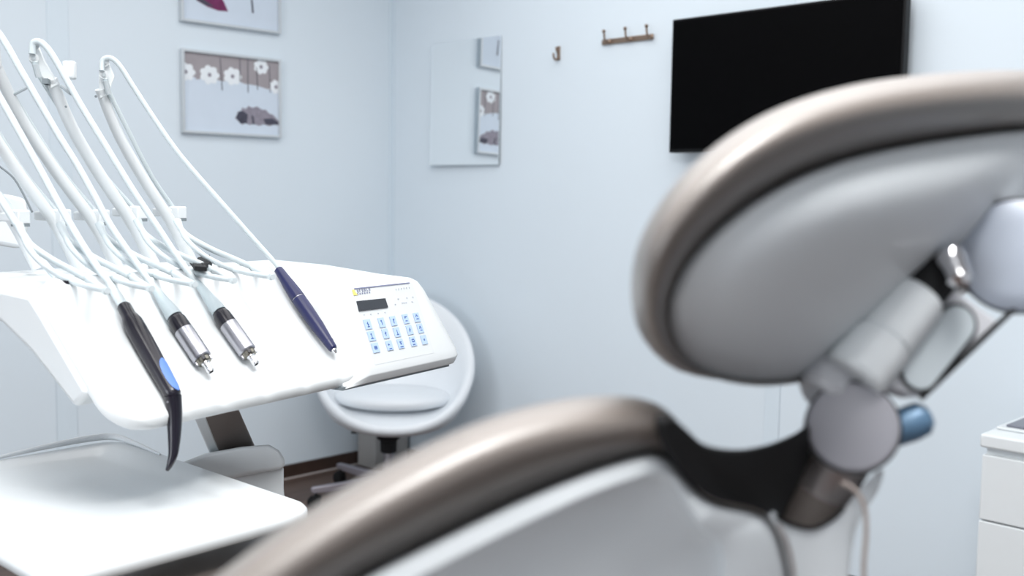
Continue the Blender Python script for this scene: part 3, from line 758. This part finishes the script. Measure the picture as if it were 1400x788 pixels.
def motor(pts, label, hpts, d1, tipd):
    (x0, y0), (x1, y1), (x2, y2), (x3, y3), (xs, ys) = pts
    a, b2, c2, e2, s0 = onrest(x0, y0), onrest(x1, y1), onrest(x2, y2), onrest(x3, y3), onrest(xs, ys, .008)
    ax = (c2 - a).normalized()
    l1 = (b2 - a).dot(ax); l2 = (c2 - a).dot(ax); l3 = (e2 - a).dot(ax)
    t = thing('micromotor_handpiece', label, 'handpiece', e2 - ZZ * .01, GP)
    R_ = .0116
    bm = NB(); lathe(bm, a, ax, [(-.001, .0080), (.001, .0096), (.006, .0112), (l1, R_)], 40); obj('collar', bm, 'black', t)
    bm = NB(); lathe(bm, a, ax, [(l1, R_ - .0012), (l1 + .0005, R_), (l1 + .002, R_ + .0002), (l2 - .002, R_ + .0002), (l2, R_ - .0008), (l2 + .0001, R_ - .003)], 48); obj('body', bm, 'steel', t, sharp=25)
    bm = NB(); lathe(bm, a, ax, [(l2 - .001, .0092), (l2 + .0055, .0088), (l2 + .0065, .0078)], 32)
    obj('coupling', bm, 'brass', t, sharp=25)
    for k in range(4):
        an = k * PI / 2 + .6; c = a + ax * (l2 + .0025) + (UU * math.cos(an) + nn * math.sin(an)) * .0092
        bm = NB(); box(bm, c, (ax, (UU * -math.sin(an) + nn * math.cos(an)), (UU * math.cos(an) + nn * math.sin(an))), (.003, .0022, .0012)); obj('lug', bm, 'black' if k % 2 else 'steel', t, bevel=.0004)
    bm = NB(); lathe(bm, a, ax, [(l2 + .005, .0060), (l2 + .008, .0054), (l2 + .009, .0045), (l3 - .003, .0045), (l3 - .002, .0041), (l3 - .002, .0031), (l3 - .008, .0031)], 28); no = obj('nozzle', bm, 'chrome', t, sharp=25)
    bm = NB(); lathe(bm, a, ax, [(l3 - .007, .0030), (l3 - .0025, .0030)], 20); obj('bore', bm, 'blackmatt', no)
    bm = NB(); ls = (a - s0).length; lathe(bm, s0, (a - s0), [(0, .0048), (ls * .3, .0062), (ls * .8, .0092), (ls, .0098)], 24); obj('sleeve', bm, 'sleeve', t)
    main_hose(t, hpts, depth(s0), d1, 1)
motor(((239, 434), (250, 452), (277, 491), (293, 510), (210, 393)), 'silver motor handpiece with black collar, lying beside the black handpiece',
      [(210, 394), (185, 358), (152, 310), (128, 266), (105, 225), (80, 185), (52, 137), (25, 90), (8, 60), (-4, 43), (-14, 37), (-22, 44), (-21, 60)], 1.315, 1)
motor(((300, 427), (311, 444), (339, 482), (352, 500), (270, 387)), 'silver motor handpiece with black collar, nearer to the navy handpiece',
      [(270, 388), (245, 355), (215, 310), (183, 262), (160, 225), (135, 184), (110, 143), (88, 104), (72, 76), (62, 63), (53, 57), (45, 60), (44, 74)], 1.355, 1)
# navy handpiece
a, e2 = onrest(380, 368), onrest(456, 478)
ax = (e2 - a).normalized(); ln = (e2 - a).length
t = thing('turbine_handpiece', 'slim navy blue handpiece with silver nose beside the keypad', 'handpiece', e2 - ZZ * .01, GP)
bm = NB(); lathe(bm, a, ax, [(0, .005), (.001, .0062), (.008, .0070), (.016, .0074), (.030, .0088), (.048, .0100), (ln * .37, .0101)], 36); obj('rear_grip', bm, 'navy', t)
bm = NB(); lathe(bm, a, ax, [(ln * .37, .0094), (ln * .38, .0094)], 36); obj('ring', bm, 'steel', t)
bm = NB(); lathe(bm, a, ax, [(ln * .38, .0100), (ln * .5, .0101), (ln * .72, .0094), (ln * .90, .0072), (ln * .905, .0075), (ln * .985, .0063), (ln, .0052)], 36); obj('body', bm, 'navy', t, sharp=20)
bm = NB(); lathe(bm, a, ax, [(ln, .0036), (ln + .004, .0033), (ln + .006, .002), (ln + .007, .0006), (ln + .024, .0004)], 20); obj('nose', bm, 'chrome', t)
main_hose(t, [(382, 371), (376, 360), (345, 325), (300, 274), (262, 231), (237, 200), (208, 158), (180, 115), (166, 93), (156, 82), (147, 79), (140, 84), (139, 97)], depth(a), 1.435, 1, .0036)

# ------------------------------------------------------------------ patient chair
class Pl:
    def __init__(s, a, b2, c):
        a, b2, c = D(*a), D(*b2), D(*c); s.n = (b2 - a).cross(c - a).normalized()
        if s.n.dot(FW) < 0: s.n = -s.n
        s.c = s.n.dot(a)
    def at(s, x, y, off=0): return hit(x, y, s.n, s.c + off)     # off > 0: farther from the viewer
def resample(P, n):
    P = [Vec((p[0], p[1], 0)) for p in P]; Q = crom(P, 10, closed=True)
    ls = [0]
    for i in range(len(Q)): ls.append(ls[-1] + (Q[(i + 1) % len(Q)] - Q[i]).length)
    T = ls[-1]; out = []; j = 0
    for i in range(n):
        t = T * i / n
        while ls[j + 1] < t: j += 1
        f = (t - ls[j]) / max(1e-9, ls[j + 1] - ls[j]); out.append(Q[j].lerp(Q[(j + 1) % len(Q)], f))
    return out
def radial(P, c, n):
    """resample a closed outline by angle about c"""
    Q = resample(P, 900); c = Vec((c[0], c[1], 0)); out = []
    an = [math.atan2(q.y - c.y, q.x - c.x) for q in Q]
    for i in range(n):
        a = -PI + 2 * PI * i / n
        j = min(range(len(Q)), key=lambda k: abs((an[k] - a + PI) % (2 * PI) - PI)); out.append(Q[j])
    return out
ch = thing('dental_chair', 'taupe dental chair with white back shell and jointed headrest, blurred in the foreground', 'dental chair', (.42, .02, 0))
# headrest
HP = Pl((900, 450, .50), (1400, 250, .68), (1100, 520, .63))
shell = [(912, 440), (916, 405), (935, 365), (967, 326), (1005, 293), (1052, 262), (1115, 232), (1200, 207), (1300, 189), (1400, 177), (1450, 180), (1488, 200), (1494, 240), (1460, 288), (1380, 345), (1300, 395), (1220, 450), (1165, 492), (1120, 516), (1080, 526), (1030, 528), (980, 519), (942, 500), (920, 472)]
pad = [(863, 400), (867, 352), (884, 308), (914, 262), (952, 221), (1000, 183), (1055, 152), (1120, 128), (1200, 110), (1300, 99), (1400, 96), (1460, 104), (1512, 128), (1540, 170), (1532, 228), (1486, 290), (1400, 352), (1310, 408), (1235, 456), (1178, 496), (1120, 517), (1060, 522), (1010, 522), (965, 517), (925, 506), (893, 482), (870, 445)]
NR_ = 120; cc = (1230, 310)
sh = radial(shell, cc, NR_); pd = radial(pad, cc, NR_); C0 = Vec((cc[0], cc[1], 0))
def ring2(P, k, pl, off, Q=None, f=0):
    return [pl.at(*(C0 + ((p if Q is None else p.lerp(Q[i], f)) - C0) * k).to_2d(), off) for i, p in enumerate(P)]
bm = NB(); R = [ring2(sh, .985, HP, .020), ring2(sh, 1.0, HP, .004)]
for k, o in ((.994, -.001), (.982, -.004), (.94, -.008), (.87, -.010), (.76, -.015), (.6, -.020), (.4, -.024), (.2, -.026), (.03, -.0265)): R.append(ring2(sh, k, HP, o))
rings(bm, R); obj('headrest_shell', bm, 'shell', ch, sharp=60)
bm = NB(); R = []
NN_ = 18
for i in range(NN_ + 1):
    a = PI * i / NN_
    R.append(ring2(sh, .985 + .015 * (i / NN_), HP, .017 - .032 * math.sin(a) + .008 * i / NN_, pd, (1 - math.cos(a)) / 2))
for k, o in ((1.0, .034), (.99, .046), (.965, .056), (.92, .063), (.8, .068), (.5, .066), (.1, .062)): R.append(ring2(pd, k, HP, o))
rings(bm, R); obj('headrest_pad', bm, 'taupe_leather', ch, sharp=70)
# backrest
BP = Pl((400, 788, .40), (900, 620, .50), (900, 788, .515))
bsh = [(300, 930), (380, 862), (480, 800), (560, 758), (640, 718), (720, 680), (800, 647), (860, 627), (892, 620), (917, 626), (936, 646), (956, 672), (985, 688), (1030, 697), (1058, 710), (1074, 740), (1085, 790), (1095, 870), (1090, 960), (900, 1010), (600, 1010), (380, 990)]
bpd = [(150, 930), (228, 850), (300, 786), (360, 740), (430, 693), (510, 646), (600, 600), (680, 568), (760, 548), (830, 541), (880, 546), (913, 562), (934, 590), (944, 630), (958, 668), (984, 684), (1030, 694), (1052, 708), (1066, 740), (1078, 790), (1086, 870), (1080, 960), (900, 1030), (560, 1040), (300, 1020)]
cc = (760, 830); C0 = Vec((cc[0], cc[1], 0)); sh = radial(bsh, cc, 160); pd = radial(bpd, cc, 160)
bm = NB(); R = [ring2(sh, .985, BP, .024), ring2(sh, 1.0, BP, .010), ring2(sh, .993, BP, .002), ring2(sh, .978, BP, -.004), ring2(sh, .955, BP, -.009)]
gp = [(430, 905), (500, 832), (570, 792), (650, 751), (730, 712), (800, 680), (860, 658), (895, 650), (918, 658), (936, 688), (958, 722), (985, 745), (990, 800), (985, 900), (900, 950), (600, 950), (460, 935)]
gi = radial(gp, cc, 160)
R += [ring2(gi, 1.02, BP, -.0115), ring2(gi, 1.0, BP, -.0105), ring2(gi, .985, BP, -.007), ring2(gi, .9, BP, -.004), ring2(gi, .5, BP, -.003), ring2(gi, .05, BP, -.003)]
rings(bm, R); obj('back_shell', bm, 'shell', ch, sharp=50)
bm = NB(); R = []
for i in range(NN_ + 1):
    a = PI * i / NN_
    R.append(ring2(sh, .985 + .015 * (i / NN_), BP, .022 - .034 * math.sin(a) + .004 * i / NN_, pd, (1 - math.cos(a)) / 2))
for k, o in ((1.0, .034), (.988, .046), (.96, .056), (.9, .063), (.8, .066), (.5, .066), (.1, .064)): R.append(ring2(pd, k, BP, o))
rings(bm, R); obj('back_cushion', bm, 'taupe_leather', ch, sharp=70)
# black gaiter between the back and the headrest post
NPl = Pl((940, 640, .480), (1100, 600, .565), (1060, 700, .565))
neck = [(896, 570), (912, 566), (932, 582), (950, 600), (972, 611), (1010, 615), (1050, 608), (1085, 594), (1110, 580), (1114, 610), (1100, 650), (1080, 690), (1066, 712), (1030, 716), (992, 702), (966, 690), (938, 660), (915, 628), (900, 600)]
bm = NB(); cc = (1010, 655); C0 = Vec((cc[0], cc[1], 0)); nk = resample(neck, 110)
R = [ring2(nk, .9, NPl, .006), ring2(nk, .97, NPl, .010), ring2(nk, 1.0, NPl, .020), ring2(nk, 1.0, NPl, .035), ring2(nk, .96, NPl, .045), ring2(nk, .5, NPl, .048)]
rings(bm, R); obj('neck_gaiter', bm, 'blackmatt', ch, sharp=60)
# headrest post coming out of the back
pa_, pb_ = D(1168, 590, .605), D(1098, 712, .625)
bm = NB(); d_ = pb_ - pa_; lathe(bm, pa_, d_, [(0, .0185), (d_.length * .5, .0185), (d_.length * .95, .0178), (d_.length, .016)], 40); obj('headrest_post', bm, 'brownmetal', ch)
bm = NB(); lathe(bm, pa_, d_, [(d_.length * .62, .0185), (d_.length * .63, .0192), (d_.length, .0192)], 40); obj('post_reflection_band', bm, 'taupe', ch)  # added brown band imitating the reflected gradient on the lower post
# white cover of the post at the top of the back
cov = [(1040, 690), (1075, 712), (1110, 722), (1150, 700), (1180, 664), (1208, 640), (1200, 672), (1175, 712), (1165, 750), (1160, 800), (1150, 880), (1060, 900), (1050, 800), (1046, 740)]
bm = NB(); cv_ = resample(cov, 100); cc = (1105, 760); C0 = Vec((cc[0], cc[1], 0)); CP = Pl((1050, 760, .575), (1180, 700, .59), (1110, 880, .58))
rings(bm, [ring2(cv_, .96, CP, 0), ring2(cv_, .99, CP, .004), ring2(cv_, 1.0, CP, .012), ring2(cv_, 1, CP, .03), ring2(cv_, .95, CP, .04)]); obj('post_cover', bm, 'shell', ch, sharp=50)
bm = NB(); tube(bm, crom([CP.at(x, y, -.001) for x, y in ((1062, 706), (1078, 716), (1110, 723), (1138, 710), (1154, 694))], 6), .0012, 8); obj('cover_seam', bm, 'blackmatt', ch)
# joints and link
def disc(x, y, rpx, d, name, m_, th=.028, tilt=None, capm='capgrey'):
    c = D(x, y, d); n_ = (CAM - c).normalized()
    if tilt: n_ = (n_ + RT * tilt[0] + UP * tilt[1]).normalized()
    r = rpx / FPX * d
    bm = NB(); lathe(bm, c - n_ * th, n_, [(0, r * .96), (.003, r), (th - .003, r), (th - .001, r * .985)], 56); b2 = obj(name, bm, m_, ch)
    bm = NB(); lathe(bm, c - n_ * .001, n_, [(-.001, r * 1.0), (.0012, r * 1.0), (.0012, r * .95)], 56); obj('seam_ring', bm, 'blackmatt', b2)
    bm = NB(); lathe(bm, c - n_ * .002, n_, [(0, r * .95), (.003, r * .95), (.0045, r * .9), (.006, r * .6), (.0065, .001)], 56); obj('cap', bm, capm, b2)
    return c, n_
cA, nA = disc(1166, 584, 64, .585, 'lower_joint', 'armgrey', .035, (.08, .1))
cB, nB = disc(1392, 350, 80, .605, 'upper_joint', 'armgrey', .04, (.02, .04), 'slotplate')
def link(pts, d0, th, name, m_, bev):
    """bar drawn as a quadrilateral between measured points, given thickness away from the viewer"""
    bm = NB(); P = [D(x, y, d0 + dd) for x, y, dd in pts]; n_ = (P[1] - P[0]).cross(P[2] - P[0]).normalized()
    if n_.dot(FW) < 0: n_ = -n_
    # project the fourth and later points onto the plane of the first three
    P = [p - n_ * (p - P[0]).dot(n_) for p in P]
    prism(bm, P, n_ * th); return obj(name, bm, m_, ch, bevel=bev, seg=4, sharp=50), n_, P
lk, ln_, LP = link([(1196, 526, 0), (1303, 393, .014), (1368, 440, .016), (1262, 545, .001)], .588, .022, 'link_bar', 'armgrey', .003)
# slot inset: rounded strip with a dark outline
e1 = (LP[1] - LP[0]).normalized(); e2_ = ln_.cross(e1).normalized()
if e2_.dot(LP[3] - LP[0]) < 0: e2_ = -e2_
mid = (LP[0] + LP[1] + LP[2] + LP[3]) / 4
def stadium(c, hl, r, n=14):
    out = []
    for k in range(n + 1):
        a = -PI / 2 + PI * k / n; out.append(c + e1 * (hl + r * math.cos(a)) + e2_ * r * math.sin(a))
    for k in range(n + 1):
        a = PI / 2 + PI * k / n; out.append(c + e1 * (-hl + r * math.cos(a)) + e2_ * r * math.sin(a))
    return out
bm = NB(); prism(bm, stadium(mid - ln_ * .0012, .018, .0126), ln_ * .002); obj('slot_edge', bm, 'blackmatt', lk)
bm = NB(); prism(bm, stadium(mid - ln_ * .002, .018, .0106), ln_ * .003); obj('slot_plate', bm, 'palegrey', lk, bevel=.0006, seg=2)
# dark edge trims of the link
bm = NB(); tube(bm, [LP[0], LP[1]], .0015, 8); obj('edge_seal', bm, 'blackmatt', lk)
bm = NB(); tube(bm, [LP[3], LP[2], D(1396, 414, .605)], .0017, 8); obj('edge_seal', bm, 'blackmatt', lk)
# parallel white cylinder behind the link
ca_, cb2 = D(1166, 516, .592), D(1256, 402, .602)
bm = NB(); d_ = cb2 - ca_; l_ = d_.length
lathe(bm, ca_, d_, [(0, .0165), (l_ * .05, .0185), (l_ * .42, .0185), (l_ * .43, .0165), (l_ * .46, .0165), (l_ * .47, .0175), (l_ * .95, .0172), (l_, .015)], 40); obj('damper', bm, 'white', ch, sharp=30)
bm = NB(); lathe(bm, D(1254, 404, .602), (D(1300, 345, .61) - D(1254, 404, .602)), [(0, .013), (.025, .013), (.03, .010)], 32); obj('gap_shade', bm, 'blackmatt', ch)  # black piece standing in for the shaded gap between damper and knob
c_ = D(1305, 365, .588); d_ = (D(1312, 385, .61) - D(1296, 348, .62)).normalized()
bm = NB(); lathe(bm, c_ - d_ * .011, d_, [(0, .005), (.003, .008), (.009, .0085), (.012, .0075), (.020, .0075), (.024, .004)], 28); obj('adjusting_knob', bm, 'chrome', ch)
# housing that carries the headrest: wide shallow mount behind the upper joint
mt_ = D(1380, 330, .64)
bm = NB(); lathe(bm, D(1385, 340, .685), (HP.n if HP.n.dot(FW) > 0 else -HP.n), [(-.02, .030), (-.012, .038), (.02, .04)], 48); obj('headrest_mount', bm, 'shell', ch)
bm = NB(); lathe(bm, D(1120, 545, .60), (D(1182, 470, .62) - D(1120, 545, .60)), [(0, .012), (.004, .016), (.036, .016), (.04, .012)], 32); obj('joint_barrel', bm, 'armgrey', ch)
# blue grip and the cable
bm = NB(); c_ = D(1243, 580, .60); d_ = (D(1272, 566, .60) - D(1215, 592, .60)).normalized()
lathe(bm, c_ - d_ * .012, d_, [(-.006, .006), (0, .009), (.012, .0105), (.02, .010), (.024, .0065)], 28); obj('release_grip', bm, 'bluesteel', ch)
bm = NB(); tube(bm, pxpath([(1152, 660), (1170, 672), (1182, 695), (1184, 730), (1181, 770), (1178, 830), (1150, 900)], .575, .60, 6), .0014, 8); obj('cable', bm, 'cable', ch)
bm = NB(); tube(bm, pxpath([(1063, 716), (1074, 738), (1082, 765), (1086, 800), (1090, 880)], .566, .566, 6), .0012, 8); obj('piping', bm, 'brownmetal', ch)
# seat and foot section seen below the tray, and the pedestal below the picture
bm = NB()
def pill(bm, c, ax3, half, e=4, nu=40, nv=20):
    R = []
    for j in range(nv + 1):
        b2 = -PI / 2 + PI * j / nv; cb_, sb_ = max(1e-3, math.cos(b2)), math.sin(b2)
        f = lambda x: math.copysign(abs(x) ** (2 / e), x)
        R.append([Vec(c) + ax3[0] * half[0] * f(cb_) * f(math.cos(2 * PI * i / nu)) + ax3[1] * half[1] * f(cb_) * f(math.sin(2 * PI * i / nu)) + ax3[2] * half[2] * f(sb_) for i in range(nu)])
    rings(bm, R)
sc_ = D(200, 850, 1.22)
fx = Vec((.93, .37, 0)).normalized(); fy_ = Vec((-.37, .93, 0)).normalized()
sc_ = Vec((.36, .66, .74)); pill(bm, sc_, (fx, fy_, ZZ), (.30, .26, .06), 3.2)
obj('seat_cushion', bm, 'taupe_leather', ch, sharp=70)
bm = NB(); fx2 = Vec((.97, .24, 0)).normalized(); pill(bm, Vec((.54, .975, .828)), (fx2, Vec((-fx2.y, fx2.x, 0)), ZZ), (.31, .17, .055), 3)
obj('leg_cushion', bm, 'taupe_leather', ch, sharp=70)
sb = sc_.z - .09
bm = NB(); abox(bm, (.20, .12, sb - .02), (.55, .85, sb + .05)); obj('seat_frame', bm, 'white_matt', ch, bevel=.02)
bm = NB(); lathe(bm, (.38, .28, 0), (0, 0, 1), [(0, .26), (.05, .26), (.07, .12), (sb, .10)], 40); obj('pedestal', bm, 'white_matt', ch)
bm = NB(); tube(bm, crom([(.38, .28, sb - .04), (.50, .12, sb), tuple(BP.at(850, 960, .03))], 8), .022, 16); obj('back_support', bm, 'armgrey', ch)

# ------------------------------------------------------------------ light
def area(name, loc, size, power, col=(1, 1, 1), rot=(0, 0, 0), sy=None):
    l = bpy.data.lights.new(name, 'AREA'); l.energy = power; l.size = size; l.color = col
    if sy: l.shape = 'RECTANGLE'; l.size_y = sy
    o = bpy.data.objects.new(name, l); COL.objects.link(o); o.location = loc; o.rotation_euler = rot; return o
area('overhead_area_light', (1.35, 1.75, H - .02), 3.0, 29, (1, .99, .975), sy=3.0)
area('overhead_area_light', (.15, .25, H - .02), 1.2, 18, (1, .985, .965), sy=1.2)  # soft light added above the chair to brighten its upper surfaces
area('overhead_area_light', (-1.3, -1.3, H - .02), 1.6, 10, (.97, .985, 1), sy=1.6)  # unseen fill added behind the camera for surfaces facing it
area('side_fill_light', (-3.15, .9, 1.5), 1.4, 26, (.90, .95, 1), rot=(0, -PI / 2, 0), sy=1.8)  # unseen fill added from the rear left to lift unit and walls
area('chair_top_fill', (.40, .12, 2.15), .45, 7, (1, .985, .965), sy=.3)  # unseen light added close over the chair to whiten its top
w = bpy.data.worlds.new('world'); S.world = w; w.use_nodes = True
w.node_tree.nodes['Background'].inputs['Color'].default_value = (.7, .8, .9, 1); w.node_tree.nodes['Background'].inputs['Strength'].default_value = .3
S.view_settings.view_transform = 'Standard'; S.view_settings.look = 'None'; S.view_settings.gamma = 1; S.view_settings.use_curve_mapping = False
S.view_settings.exposure = 1.12
